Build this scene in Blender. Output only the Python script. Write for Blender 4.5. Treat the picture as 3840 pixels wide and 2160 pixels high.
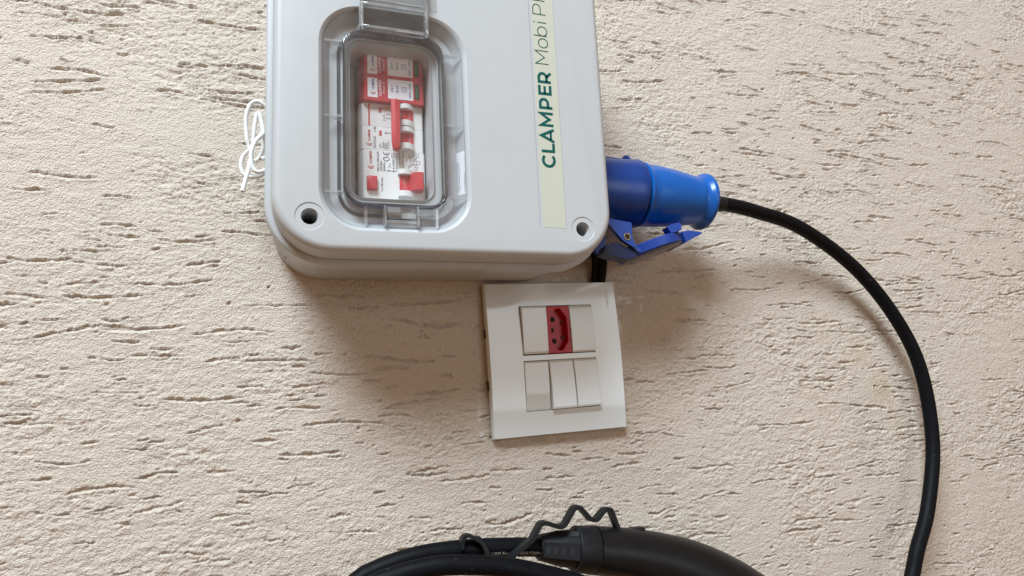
import bpy, bmesh, math, random
import numpy as np
from mathutils import Vector, Matrix

random.seed(7)
S = 0.001                                   # everything below is written in millimetres
for o in list(bpy.data.objects):
    bpy.data.objects.remove(o)
scene = bpy.context.scene
COL = scene.collection

# ------------------------------------------------------------------ camera, world, lamps, exposure
yaw, pitch, roll = 0.343, 0.161, -0.047
cam_d = bpy.data.cameras.new('camera')
cam = bpy.data.objects.new('camera', cam_d)
COL.objects.link(cam)
fw = Vector((math.sin(yaw) * math.cos(pitch), math.cos(yaw) * math.cos(pitch), math.sin(pitch)))
ri = Vector((math.cos(yaw), -math.sin(yaw), 0))
up = ri.cross(fw)
r2 = ri * math.cos(roll) + up * math.sin(roll)
u2 = -ri * math.sin(roll) + up * math.cos(roll)
m3 = Matrix((r2, u2, -fw)).transposed()
cam.matrix_world = Matrix.Translation(Vector((-57.7, -543.4, -251.5)) * S) @ m3.to_4x4()
cam_d.sensor_width = 36.0
cam_d.lens = 2542.0 / 3840.0 * 36.0
cam_d.clip_start = 0.02
cam_d.clip_end = 60.0
scene.camera = cam

world = bpy.data.worlds.new('World')
scene.world = world
world.use_nodes = True
bg = world.node_tree.nodes['Background']
bg.inputs[0].default_value = (1.0, 0.57, 0.285, 1)
bg.inputs[1].default_value = 0.31


def area(name, loc, target, sx, sy, power, color):
    d = bpy.data.lights.new(name, 'AREA')
    d.shape = 'RECTANGLE'
    d.size, d.size_y = sx, sy
    d.energy = power
    d.color = color
    o = bpy.data.objects.new(name, d)
    COL.objects.link(o)
    o.location = loc
    o.rotation_euler = (Vector(target) - Vector(loc)).to_track_quat('-Z', 'Y').to_euler()
    return o


# the open sky seen from under the carport roof, and an unseen bright opening behind right, mirrored in the plate
area('sky_opening_lamp', (-1.05, -1.68, 2.08), (0.1, 0, -0.15), 1.35, 1.0, 174, (0.77, 0.90, 1.0))
area('gate_opening_lamp', (1.22, -2.8, -0.02), (0.15, 0, -0.2), 1.35, 1.3, 14, (0.78, 0.91, 1.0))

vs = scene.view_settings
vs.view_transform = 'Standard'
vs.look = 'None'
vs.exposure = 0.0
vs.gamma = 1.0
vs.use_curve_mapping = False
scene.cycles.max_bounces = 10
scene.cycles.transparent_max_bounces = 24
scene.cycles.transmission_bounces = 10
scene.cycles.caustics_refractive = False
scene.cycles.caustics_reflective = False


# ------------------------------------------------------------------ materials
def mat(name, col, rough=0.5, var=0.04, vscale=400.0, bump=0.0, bscale=2500.0, spec=0.5, metal=0.0, trans=0.0,
        ior=1.47, coat=0.0, rvar=0.08, speck=None):
    m = bpy.data.materials.new(name)
    m.use_nodes = True
    nt = m.node_tree
    b = nt.nodes['Principled BSDF']
    geo = nt.nodes.new('ShaderNodeNewGeometry')
    n1 = nt.nodes.new('ShaderNodeTexNoise')
    n1.inputs['Scale'].default_value = vscale
    n1.inputs['Detail'].default_value = 4
    nt.links.new(geo.outputs['Position'], n1.inputs['Vector'])
    ramp = nt.nodes.new('ShaderNodeMix')
    ramp.data_type = 'RGBA'
    ramp.inputs[6].default_value = (*[c * (1 - var) for c in col], 1)
    ramp.inputs[7].default_value = (*[min(1, c * (1 + var)) for c in col], 1)
    nt.links.new(n1.outputs[0], ramp.inputs[0])
    colour = ramp.outputs[2]
    if speck:                                      # loose dust or grime: small spots with shapes of their own
        sc_, thr, sc_col, sc_amt = speck
        n3 = nt.nodes.new('ShaderNodeTexNoise')
        n3.inputs['Scale'].default_value = sc_
        n3.inputs['Detail'].default_value = 5
        nt.links.new(geo.outputs['Position'], n3.inputs['Vector'])
        m2 = nt.nodes.new('ShaderNodeMapRange')
        m2.inputs[1].default_value = thr
        m2.inputs[2].default_value = thr + 0.06
        m2.inputs[4].default_value = sc_amt
        nt.links.new(n3.outputs[0], m2.inputs[0])
        mx2 = nt.nodes.new('ShaderNodeMix')
        mx2.data_type = 'RGBA'
        nt.links.new(m2.outputs[0], mx2.inputs[0])
        nt.links.new(colour, mx2.inputs[6])
        mx2.inputs[7].default_value = (*sc_col, 1)
        colour = mx2.outputs[2]
    nt.links.new(colour, b.inputs['Base Color'])
    mr = nt.nodes.new('ShaderNodeMapRange')
    mr.inputs[3].default_value = max(0.02, rough - rvar)
    mr.inputs[4].default_value = min(1, rough + rvar)
    nt.links.new(n1.outputs[0], mr.inputs[0])
    nt.links.new(mr.outputs[0], b.inputs['Roughness'])
    b.inputs['Metallic'].default_value = metal
    b.inputs['IOR'].default_value = ior
    b.inputs['Specular IOR Level'].default_value = spec
    b.inputs['Transmission Weight'].default_value = trans
    b.inputs['Coat Weight'].default_value = coat
    b.inputs['Coat Roughness'].default_value = 0.06
    if bump:
        n2 = nt.nodes.new('ShaderNodeTexNoise')
        n2.inputs['Scale'].default_value = bscale
        n2.inputs['Detail'].default_value = 3
        nt.links.new(geo.outputs['Position'], n2.inputs['Vector'])
        bp = nt.nodes.new('ShaderNodeBump')
        bp.inputs['Strength'].default_value = 0.6
        bp.inputs['Distance'].default_value = bump * S
        nt.links.new(n2.outputs[0], bp.inputs['Height'])
        nt.links.new(bp.outputs[0], b.inputs['Normal'])
    return m


def thin_glass(name, tint=(0.93, 0.95, 0.96), refl=1.0, f0=0.075, haze=0.04):
    m = bpy.data.materials.new(name)
    m.use_nodes = True
    nt = m.node_tree
    nt.nodes.remove(nt.nodes['Principled BSDF'])
    out = nt.nodes['Material Output']
    tr = nt.nodes.new('ShaderNodeBsdfTransparent')
    tr.inputs[0].default_value = (*tint, 1)
    gl = nt.nodes.new('ShaderNodeBsdfGlossy')
    gl.inputs['Roughness'].default_value = 0.03
    gl.inputs[0].default_value = (refl, refl, refl, 1)
    geo = nt.nodes.new('ShaderNodeNewGeometry')
    nz = nt.nodes.new('ShaderNodeTexNoise')
    nz.inputs['Scale'].default_value = 55
    nt.links.new(geo.outputs['Position'], nz.inputs['Vector'])
    bp = nt.nodes.new('ShaderNodeBump')
    bp.inputs['Strength'].default_value = 0.12
    bp.inputs['Distance'].default_value = 0.0012
    nt.links.new(nz.outputs[0], bp.inputs['Height'])
    nt.links.new(bp.outputs[0], gl.inputs['Normal'])
    lw = nt.nodes.new('ShaderNodeLayerWeight')
    lw.inputs[0].default_value = 0.5
    nt.links.new(bp.outputs[0], lw.inputs['Normal'])
    pw = nt.nodes.new('ShaderNodeMath')
    pw.operation = 'POWER'
    pw.inputs[1].default_value = 4.0
    nt.links.new(lw.outputs['Facing'], pw.inputs[0])
    mul = nt.nodes.new('ShaderNodeMath')
    mul.operation = 'MULTIPLY_ADD'
    mul.use_clamp = True
    mul.inputs[1].default_value = 0.85
    mul.inputs[2].default_value = f0
    nt.links.new(pw.outputs[0], mul.inputs[0])
    mx = nt.nodes.new('ShaderNodeMixShader')
    nt.links.new(mul.outputs[0], mx.inputs[0])
    nt.links.new(tr.outputs[0], mx.inputs[1])
    nt.links.new(gl.outputs[0], mx.inputs[2])
    df = nt.nodes.new('ShaderNodeBsdfDiffuse')          # milky reflections on the clear plastic, put in as pale diffuse colour
    df.inputs[0].default_value = (0.8, 0.82, 0.84, 1)
    nz2 = nt.nodes.new('ShaderNodeTexNoise')
    nz2.inputs['Scale'].default_value = 90
    nz2.inputs['Detail'].default_value = 6
    nt.links.new(geo.outputs['Position'], nz2.inputs['Vector'])
    mh = nt.nodes.new('ShaderNodeMath')
    mh.operation = 'MULTIPLY'
    mh.inputs[1].default_value = haze * 2
    nt.links.new(nz2.outputs[0], mh.inputs[0])
    mx3 = nt.nodes.new('ShaderNodeMixShader')
    nt.links.new(mh.outputs[0], mx3.inputs[0])
    nt.links.new(mx.outputs[0], mx3.inputs[1])
    nt.links.new(df.outputs[0], mx3.inputs[2])
    nt.links.new(mx3.outputs[0], out.inputs['Surface'])
    return m


M = dict(
    grey=mat('grey_abs', (0.462, 0.475, 0.482), 0.42, 0.02, 60, bump=0.03, bscale=3500, speck=(260, 0.735, (0.28, 0.25, 0.22), 0.5)),
    base=mat('grey_base', (0.45, 0.455, 0.45), 0.46, 0.03, 50, bump=0.03, bscale=3500, speck=(180, 0.66, (0.33, 0.28, 0.22), 0.4)),
    panel=mat('grey_panel', (0.50, 0.52, 0.52), 0.35, 0.03, 90),
    dark=mat('black_void', (0.012, 0.012, 0.013), 0.8),
    gasket=mat('gasket_rubber', (0.03, 0.03, 0.032), 0.55),
    strip=mat('cream_sticker', (0.50, 0.505, 0.415), 0.5, 0.03, 120),
    green=mat('green_print', (0.002, 0.085, 0.075), 0.6, spec=0.2),
    white=mat('white_plastic', (0.76, 0.76, 0.74), 0.38, 0.03, 200),
    paper=mat('white_label', (0.84, 0.84, 0.87), 0.45, 0.03, 300),
    red=mat('red_plastic', (0.53, 0.035, 0.045), 0.4, 0.06, 200),
    redout=mat('red_outlet', (0.47, 0.010, 0.022), 0.35, 0.04, 200, spec=0.35),
    redtog=mat('red_toggle', (0.56, 0.045, 0.055), 0.35, 0.06, 200),
    redprint=mat('red_print', (0.55, 0.03, 0.035), 0.5),
    blueprint=mat('blue_print', (0.03, 0.06, 0.32), 0.5),
    greyprint=mat('grey_print', (0.10, 0.10, 0.12), 0.5),
    whiteprint=mat('white_print', (0.82, 0.78, 0.80), 0.5),
    offprint=mat('faint_print', (0.72, 0.35, 0.36), 0.5),
    lcd=mat('status_window', (0.02, 0.05, 0.03), 0.15),
    lcdgreen=mat('status_flag', (0.03, 0.17, 0.05), 0.3),
    blue=mat('blue_nylon', (0.005, 0.095, 0.38), 0.26, 0.05, 120, bump=0.02, bscale=2500),
    bluedk=mat('blue_nylon_matt', (0.006, 0.038, 0.19), 0.33, 0.06, 120, bump=0.02, bscale=2500),
    bluefl=mat('blue_nylon_flap', (0.012, 0.05, 0.28), 0.40, 0.05, 120),
    blueshade=mat('blue_nylon_shaded', (0.006, 0.012, 0.06), 0.4, 0.05, 120),  # flap arm's blue nylon with the shade beneath the bracket put into its colour
    flapface=mat('flap_face', (0.05, 0.06, 0.12), 0.12, 0.05, 120),
    brass=mat('brass', (0.62, 0.40, 0.18), 0.3, metal=1.0),
    rubber=mat('black_rubber', (0.009, 0.010, 0.012), 0.5, 0.35, 260, bump=0.05, bscale=1500, spec=0.3),
    cable=mat('black_cable_jacket', (0.004, 0.0045, 0.006), 0.52, 0.4, 160, bump=0.06, bscale=900, spec=0.12, speck=(420, 0.70, (0.16, 0.15, 0.14), 0.45)),
    gun=mat('black_handle', (0.007, 0.007, 0.008), 0.38, 0.3, 120, bump=0.04, bscale=2200, spec=0.28, speck=(500, 0.73, (0.12, 0.11, 0.10), 0.4)),
    gunhead=mat('dark_head', (0.035, 0.026, 0.026), 0.62, 0.3, 500, bump=0.08, bscale=1500),
    ivory=mat('white_gloss', (0.69, 0.735, 0.74), 0.13, 0.015, 60, coat=1.0),
    key=mat('key_white', (0.685, 0.73, 0.735), 0.2, 0.015, 60, coat=0.8),
    emboss=mat('embossed_letters', (0.50, 0.50, 0.47), 0.3),
    wirew=mat('white_wire', (0.80, 0.81, 0.80), 0.3, 0.05, 300),
    copper=mat('copper', (0.25, 0.09, 0.05), 0.5, metal=0.6),
    cover=thin_glass('clear_cover', (0.985, 0.99, 0.99), 1.0, 0.08, 0.04),
    smoke=thin_glass('clear_latch', (0.66, 0.655, 0.64), 1.0, 0.06),
    glass=thin_glass('clear_acrylic', (0.92, 0.95, 0.98), 1.0, 0.14, 0.16),
    ridge=thin_glass('clear_ridge', (0.32, 0.36, 0.43), 1.0, 0.12, 0.02),  # dark tint put in for the dark lines that refraction gives clear plastic
    tick=mat('scuff', (0.05, 0.045, 0.04), 0.8),
)


# ------------------------------------------------------------------ object helpers
def tag(o, label, cat, group=None):
    o['label'] = label
    o['category'] = cat
    if group:
        o['group'] = group
    return o


def thing(name, label, cat, loc, group=None):
    o = bpy.data.objects.new(name, None)
    o.empty_display_size = 0.01
    COL.objects.link(o)
    o.location = Vector(loc) * S
    return tag(o, label, cat, group)


def obj(name, bm, m, parent=None, sharp=35, label=None):
    bmesh.ops.recalc_face_normals(bm, faces=bm.faces)
    me = bpy.data.meshes.new(name)
    bmesh.ops.scale(bm, vec=(S, S, S), verts=bm.verts)
    bm.to_mesh(me)
    bm.free()
    return link(name, me, m, parent, sharp, label)


def link(name, me, m, parent=None, sharp=35, label=None):
    me.materials.clear()
    me.materials.append(M[m] if isinstance(m, str) else m)
    if sharp and len(me.polygons):
        me.polygons.foreach_set('use_smooth', [True] * len(me.polygons))
        me.set_sharp_from_angle(angle=math.radians(sharp))
    o = bpy.data.objects.new(name, me)
    COL.objects.link(o)
    if parent is not None:
        o.parent = parent
        if parent.type == 'EMPTY':
            o.location = -parent.location
    if label:
        o['label'] = label
    return o


def box(bm, x0, x1, y0, y1, z0, z1, bev=0.0, seg=2, T=None):
    t = bmesh.new()
    bmesh.ops.create_cube(t, size=1)
    for v in t.verts:
        v.co = Vector(((x0 + x1) / 2 + v.co.x * abs(x1 - x0), (y0 + y1) / 2 + v.co.y * abs(y1 - y0),
                       (z0 + z1) / 2 + v.co.z * abs(z1 - z0)))
    if bev:
        bmesh.ops.bevel(t, geom=t.edges[:], offset=bev, segments=seg, profile=0.5, affect='EDGES', clamp_overlap=True)
    join(bm, t, T)
    return bm


def join(bm, t, T=None):
    vm = {}
    for v in t.verts:
        vm[v.index] = bm.verts.new(T(v.co) if T else v.co)
    t.verts.index_update()
    for f in t.faces:
        try:
            bm.faces.new([vm[v.index] for v in f.verts])
        except ValueError:
            pass
    t.free()


def B(*a, **k):
    return box(bmesh.new(), *a, **k)


def rrect(x0, x1, z0, z1, r, n=10):
    """rounded rectangle, list of (x, z), counter-clockwise seen from the camera"""
    pts = []
    for cx, cz, a0 in ((x1 - r, z1 - r, 0), (x0 + r, z1 - r, 90), (x0 + r, z0 + r, 180), (x1 - r, z0 + r, 270)):
        for i in range(n + 1):
            a = math.radians(a0 + 90 * i / n)
            pts.append((cx + r * math.cos(a), cz + r * math.sin(a)))
    return pts


def loft(bm, loops, cap0=True, cap1=True, T=None, closed=True):
    rows = []
    for lp in loops:
        rows.append([bm.verts.new(T(Vector(p)) if T else Vector(p)) for p in lp])
    n = len(rows[0])
    for a, b in zip(rows[:-1], rows[1:]):
        for i in range(n if closed else n - 1):
            j = (i + 1) % n
            bm.faces.new((a[i], a[j], b[j], b[i]))
    if cap0:
        bm.faces.new(rows[0][::-1])
    if cap1:
        bm.faces.new(rows[-1])
    return bm


def L(x0, x1, z0, z1, r, y, n=10):
    return [(x, y, z) for x, z in rrect(x0, x1, z0, z1, r, n)]


def ins(rect, d, y, n=10):
    x0, x1, z0, z1, r = rect
    return L(x0 + d, x1 - d, z0 + d, z1 - d, max(0.3, r - d), y, n)


def catmull(P, n=8):
    P = [Vector(p) for p in P]
    P = [P[0] * 2 - P[1]] + P + [P[-1] * 2 - P[-2]]
    out = []
    for i in range(1, len(P) - 2):
        a, b, c, d = P[i - 1:i + 3]
        for k in range(n):
            t = k / n
            out.append(0.5 * ((2 * b) + (c - a) * t + (2 * a - 5 * b + 4 * c - d) * t * t + (-a + 3 * b - 3 * c + d) * t ** 3))
    out.append(P[-2])
    return out


def tube(bm, pts, rad, seg=20, caps=True, prof=None):
    pts = [Vector(p) for p in pts]
    N = len(pts)
    rad = rad if hasattr(rad, '__len__') else [rad] * N
    tang = [(pts[min(i + 1, N - 1)] - pts[max(i - 1, 0)]).normalized() for i in range(N)]
    nrm = tang[0].cross(Vector((0, 1, 0)))
    if nrm.length < 0.1:
        nrm = tang[0].cross(Vector((1, 0, 0)))
    nrm.normalize()
    rows = []
    for i in range(N):
        nrm = (nrm - tang[i] * nrm.dot(tang[i])).normalized()
        bn = tang[i].cross(nrm)
        if prof:
            rows.append([bm.verts.new(pts[i] + nrm * a * rad[i] + bn * b * rad[i]) for a, b in prof])
        else:
            rows.append([bm.verts.new(pts[i] + (nrm * math.cos(2 * math.pi * k / seg) + bn * math.sin(2 * math.pi * k / seg)) * rad[i])
                         for k in range(seg)])
    n = len(rows[0])
    for a, b in zip(rows[:-1], rows[1:]):
        for k in range(n):
            bm.faces.new((a[k], a[(k + 1) % n], b[(k + 1) % n], b[k]))
    if caps:
        bm.faces.new(rows[0][::-1])
        bm.faces.new(rows[-1])
    return bm


def lathe(bm, A, Bp, prof, seg=48, caps=True):
    """prof: list of (t in mm along A->B, radius)"""
    A, Bp = Vector(A), Vector(Bp)
    d = (Bp - A).normalized()
    n = d.cross(Vector((0, 1, 0)))
    if n.length < 0.1:
        n = d.cross(Vector((1, 0, 0)))
    n.normalize()
    b = d.cross(n)
    loops = [[A + d * t + (n * math.cos(2 * math.pi * k / seg) + b * math.sin(2 * math.pi * k / seg)) * max(r, 0.01)
              for k in range(seg)] for t, r in prof]
    return loft(bm, loops, caps, caps)


# ------------------------------------------------------------------ lettering
_tc = {}


def glyphs(s, bold=0.0):
    k = (s, bold)
    if k not in _tc:
        c = bpy.data.curves.new('lettering_source', 'FONT')
        c.body = s
        c.size = 1.0
        c.offset = bold
        c.resolution_u = 3
        o = bpy.data.objects.new('lettering_source', c)
        COL.objects.link(o)
        dg = bpy.context.evaluated_depsgraph_get()
        me = bpy.data.meshes.new_from_object(o.evaluated_get(dg))
        v = np.array([q.co[:2] for q in me.vertices])
        f = [tuple(p.vertices) for p in me.polygons]
        bpy.data.objects.remove(o)
        bpy.data.curves.remove(c)
        bpy.data.meshes.remove(me)
        v = (v - v.min(0)) / np.maximum(v.max(0) - v.min(0), 1e-6)
        _tc[k] = (v, f)
    return _tc[k]


def text_up(bm, s, xl, xr, zb, zt, y, bold=0.0, W=None):
    """text reading upwards (+z): letter tops at xl, baseline at xr, from zb to zt"""
    v, f = glyphs(s, bold)
    P = [(xr + (xl - xr) * b, zb + (zt - zb) * a) for a, b in v]
    vs_ = [bm.verts.new(W(x, z) if W else (x, y, z)) for x, z in P]
    for q in f:
        bm.faces.new([vs_[i] for i in q])


def ribbon(bm, pts, w, place, closed=False):
    """flat stroke of width w along 2-D points, placed by place(a, b)"""
    P = [Vector(p) for p in pts]
    N = len(P)
    l, r = [], []
    for i in range(N):
        if closed:
            a, c = P[i - 1], P[(i + 1) % N]
        else:
            a, c = P[max(i - 1, 0)], P[min(i + 1, N - 1)]
        d1 = (P[i] - a).normalized() if (P[i] - a).length > 1e-9 else None
        d2 = (c - P[i]).normalized() if (c - P[i]).length > 1e-9 else None
        d1 = d1 or d2
        d2 = d2 or d1
        n1 = Vector((-d1.y, d1.x))
        n2 = Vector((-d2.y, d2.x))
        m = (n1 + n2)
        m = m.normalized() if m.length > 1e-6 else n1
        k = w / 2 / max(0.35, m.dot(n1))
        l.append(bm.verts.new(place(*(P[i] + m * k))))
        r.append(bm.verts.new(place(*(P[i] - m * k))))
    for i in range(N if closed else N - 1):
        j = (i + 1) % N
        bm.faces.new((l[i], l[j], r[j], r[i]))


def arc(cx, cy, rx, ry, a0, a1, n=16):
    return [(cx + rx * math.cos(math.radians(a0 + (a1 - a0) * i / n)), cy + ry * math.sin(math.radians(a0 + (a1 - a0) * i / n)))
            for i in range(n + 1)]


def logo(bm, x, z, s, y):
    """three nested arcs opening upwards (+z); x, z = centre of the open side"""
    for r_, w_ in ((0.30, 0.13), (0.64, 0.15), (1.0, 0.17)):
        ribbon(bm, arc(x, z, r_ * s, r_ * s * 1.05, 180, 360, 14), w_ * s, lambda a, b: (a, y, b))


# ------------------------------------------------------------------ the wall: combed stucco, real relief
rng = np.random.default_rng(11)
WX0, WX1, WZ0, WZ1, ST = -300.0, 930.0, -520.0, 285.0, 0.80
nx, nz = 1330, int((WZ1 - WZ0) / ST) + 1
gx = WX0 + (WX1 - WX0) * (lambda t: 0.86 * t + 0.14 * t * t)(np.linspace(0, 1, nx))   # finer where the camera is near
gz = np.linspace(WZ0, WZ1, nz)


def vnoise(cx, cz, seed, X=None, Z=None):
    r_ = np.random.default_rng(seed)
    lx, lz = int((WX1 - WX0) / cx) + 4, int((WZ1 - WZ0) / cz) + 4
    g = r_.random((lz, lx)) * 2 - 1
    fx = (gx - WX0) / cx
    fz = (gz - WZ0) / cz
    ix, iz = fx.astype(int), fz.astype(int)
    tx, tz = fx - ix, fz - iz
    tx = tx * tx * (3 - 2 * tx)
    tz = (tz * tz * (3 - 2 * tz))[:, None]
    a = g[iz][:, ix] * (1 - tx) + g[iz][:, ix + 1] * tx
    b = g[iz + 1][:, ix] * (1 - tx) + g[iz + 1][:, ix + 1] * tx
    return a * (1 - tz) + b * tz


cover_n = vnoise(60, 40, 1) + 0.5 * vnoise(25, 18, 2)
rough_m = np.clip(0.6 + 0.5 * cover_n, 0.3, 1.0)
h = 0.5 * vnoise(90, 70, 3) + 0.22 * vnoise(14, 6, 4)
h += rough_m * (0.36 * vnoise(7.5, 2.9, 5) + 0.38 * vnoise(3.6, 2.0, 6) + 0.50 * vnoise(2.6, 1.1, 7)) + (0.25 + 0.75 * rough_m) * 0.42 * (np.random.default_rng(5).random(h.shape) - 0.5) * 2
smooth_edge = np.clip((vnoise(9, 4, 8) + 0.35 * cover_n - 0.42) * 3, 0, 1)
h -= 0.45 * smooth_edge * rough_m
jag = 0.55 * vnoise(3.2, 2.2, 9) + 0.35 * vnoise(1.7, 1.5, 10)
dep = np.zeros_like(h)
lip = np.zeros_like(h)
dens = vnoise(110, 70, 12) + 0.5 * vnoise(45, 28, 13)


def groove(cx, cz, ln, wd, ang, D):
    i0 = int(np.searchsorted(gx, cx - ln / 2 - 6))
    i1 = int(np.searchsorted(gx, cx + ln / 2 + 6))
    hh = wd + abs(math.sin(ang)) * ln / 2 + 7
    j0 = int((cz - hh - WZ0) / ST)
    j1 = int((cz + hh - WZ0) / ST) + 1
    i0, j0, i1, j1 = max(i0, 0), max(j0, 0), min(i1, nx), min(j1, nz)
    if i1 - i0 < 3 or j1 - j0 < 3:
        return
    X, Z = np.meshgrid(gx[i0:i1] - cx, gz[j0:j1] - cz)
    c, s = math.cos(ang), math.sin(ang)
    u = X * c + Z * s
    v = -X * s + Z * c
    ph = rng.random() * 6.28
    v = v + 0.03 * ln * np.sin(u / max(ln, 8) * rng.uniform(2.5, 5) + ph) + jag[j0:j1, i0:i1] * 1.0
    e = np.clip(1 - (np.abs(u) / (ln / 2)) ** 4, 0, 1)
    w = wd / 2 * (0.35 + 0.65 * e) * (1 + 0.3 * np.sin(u * 0.35 + ph))
    on = np.clip((ln / 2 - np.abs(u)) / 1.5, 0, 1)
    topm = np.clip((w - v) / 0.4, 0, 1)
    botm = np.clip((w + v) / max(1.2, wd * 0.85), 0, 1) ** 0.8
    d = D * on * topm * botm
    dep[j0:j1, i0:i1] = np.maximum(dep[j0:j1, i0:i1], d)
    lp = 0.45 * on * np.exp(-((v + w * 1.25) / 1.1) ** 2) + 0.3 * on * np.exp(-((v - w * 1.2) / 0.9) ** 2)
    lip[j0:j1, i0:i1] = np.maximum(lip[j0:j1, i0:i1], lp)


cnt = 0
while cnt < 1800:
    x, z = rng.uniform(WX0, WX1), rng.uniform(WZ0, WZ1)
    i, j = min(nx - 1, int(np.searchsorted(gx, x))), min(nz - 1, int((z - WZ0) / ST))
    if dens[j, i] < rng.uniform(-1.0, 0.85):
        continue
    ln = float(np.clip(rng.lognormal(2.6, 0.62), 4, 80))
    groove(x, z, ln, rng.uniform(1.1, 2.5) * (1.25 if ln > 25 else 1), rng.normal(0.0, 0.055), rng.uniform(1.5, 3.2))
    cnt += 1
for k in range(330):
    groove(rng.uniform(WX0, WX1), rng.uniform(WZ0, WZ1), rng.uniform(20, 65), rng.uniform(1.6, 2.8), rng.normal(0.0, 0.05), rng.uniform(1.8, 3.0))
for k in range(2300):
    x, z = rng.uniform(WX0, WX1), rng.uniform(WZ0, WZ1)
    groove(x, z, rng.uniform(1.6, 4.5), rng.uniform(1.2, 2.4), rng.normal(0, 0.5), rng.uniform(0.8, 2.4))
h = h + lip * (dep < 0.3) - dep + 0.12 * vnoise(1.5, 1.3, 21) * (dep > 0.2)
h -= 0.25

XX, ZZ = np.meshgrid(gx, gz)
co = np.stack([XX, -h, ZZ], -1).reshape(-1, 3) * S
idx = np.arange(nx * nz).reshape(nz, nx)
quads = np.stack([idx[:-1, :-1], idx[:-1, 1:], idx[1:, 1:], idx[1:, :-1]], -1).reshape(-1, 4)
me = bpy.data.meshes.new('wall')
me.vertices.add(nx * nz)
me.vertices.foreach_set('co', co.astype(np.float32).ravel())
me.loops.add(quads.size)
me.loops.foreach_set('vertex_index', quads.astype(np.int32).ravel())
me.polygons.add(len(quads))
me.polygons.foreach_set('loop_start', np.arange(0, quads.size, 4, dtype=np.int32))
me.polygons.foreach_set('loop_total', np.full(len(quads), 4, dtype=np.int32))
me.update(calc_edges=True)
me.polygons.foreach_set('use_smooth', np.ones(len(quads), dtype=bool))

# stains and chips, each with a shape of its own
n_a, n_b, n_c = vnoise(16, 12, 31), vnoise(6, 4, 32), vnoise(2.4, 1.8, 33)


def blob(cx, cz, rx, rz, soft=0.5):
    q = np.sqrt(((XX - cx) / rx) ** 2 + ((ZZ - cz) / rz) ** 2) + 0.35 * n_a + 0.25 * n_b
    return np.clip((1 - q) / soft, 0, 1)


ochre = np.zeros_like(h)
for bx, bz, brx, brz, bs in ((470, -195, 22, 14, .55), (512, -218, 24, 20, .8), (536, -262, 17, 26, .9), (552, -300, 13, 30, .6),
                             (548, -350, 10, 40, .35), (440, -150, 30, 14, .3)):
    ochre = np.maximum(ochre, blob(bx, bz, brx, brz, 0.8) * bs)
damp = np.maximum(blob(505, -300, 26, 55, 0.9), blob(520, -375, 22, 50, 0.9) * 0.8)
chip = np.zeros_like(h)
for bx, bz, brx, brz in ((243, -166, 5, 2.2), (250, -170, 4, 1.4), (238, -193, 1.3, 5), (262, -165, 3, 1), (117, -292, 4, 1.5),
                         (130, -293, 5, 1.2), (105, -225, 1.4, 5), (103, -262, 1.5, 6), (190, -149, 5, 1.5), (178, -150, 5, 1.2),
                         (104, -280, 1.6, 3), (262, -176, 1.1, 3.5)):
    q = np.sqrt(((XX - bx) / brx) ** 2 + ((ZZ - bz) / brz) ** 2) + 0.8 * n_c + 0.4 * n_b
    chip = np.maximum(chip, np.clip((1.1 - q) / 0.3, 0, 1))
colv = np.stack([ochre, damp, chip, np.ones_like(h)], -1).reshape(-1, 4).astype(np.float32)
at_ = me.color_attributes.new('stains', 'FLOAT_COLOR', 'POINT')
at_.data.foreach_set('color', colv.ravel())

wm = bpy.data.materials.new('cream_stucco')
wm.use_nodes = True
nt = wm.node_tree
pb = nt.nodes['Principled BSDF']
pb.inputs['Roughness'].default_value = 0.85
pb.inputs['Specular IOR Level'].default_value = 0.25
geo = nt.nodes.new('ShaderNodeNewGeometry')


def wnoise(scale, detail=4):
    n = nt.nodes.new('ShaderNodeTexNoise')
    n.inputs['Scale'].default_value = scale
    n.inputs['Detail'].default_value = detail
    nt.links.new(geo.outputs['Position'], n.inputs['Vector'])
    return n


def wmix(fac, a, b, mul=None):
    n = nt.nodes.new('ShaderNodeMix')
    n.data_type = 'RGBA'
    if isinstance(fac, (int, float)):
        n.inputs[0].default_value = fac
    else:
        nt.links.new(fac, n.inputs[0])
    for s_, v in ((6, a), (7, b)):
        if isinstance(v, tuple):
            n.inputs[s_].default_value = v
        else:
            nt.links.new(v, n.inputs[s_])
    return n.outputs[2]


c0 = wmix(wnoise(5).outputs[0], (0.67, 0.585, 0.49, 1), (0.645, 0.575, 0.495, 1))
gr_ = nt.nodes.new('ShaderNodeMapRange')
gr_.inputs[1].default_value, gr_.inputs[2].default_value = 0.53, 0.82
nt.links.new(wnoise(620, 5).outputs[0], gr_.inputs[0])
c0 = wmix(gr_.outputs[0], c0, (0.44, 0.37, 0.29, 1))
ca = nt.nodes.new('ShaderNodeVertexColor')
ca.layer_name = 'stains'
sep = nt.nodes.new('ShaderNodeSeparateColor')
nt.links.new(ca.outputs[0], sep.inputs[0])


def scaled(sock, k):
    n = nt.nodes.new('ShaderNodeMath')
    n.operation = 'MULTIPLY'
    n.inputs[1].default_value = k
    nt.links.new(sock, n.inputs[0])
    return n.outputs[0]


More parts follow.
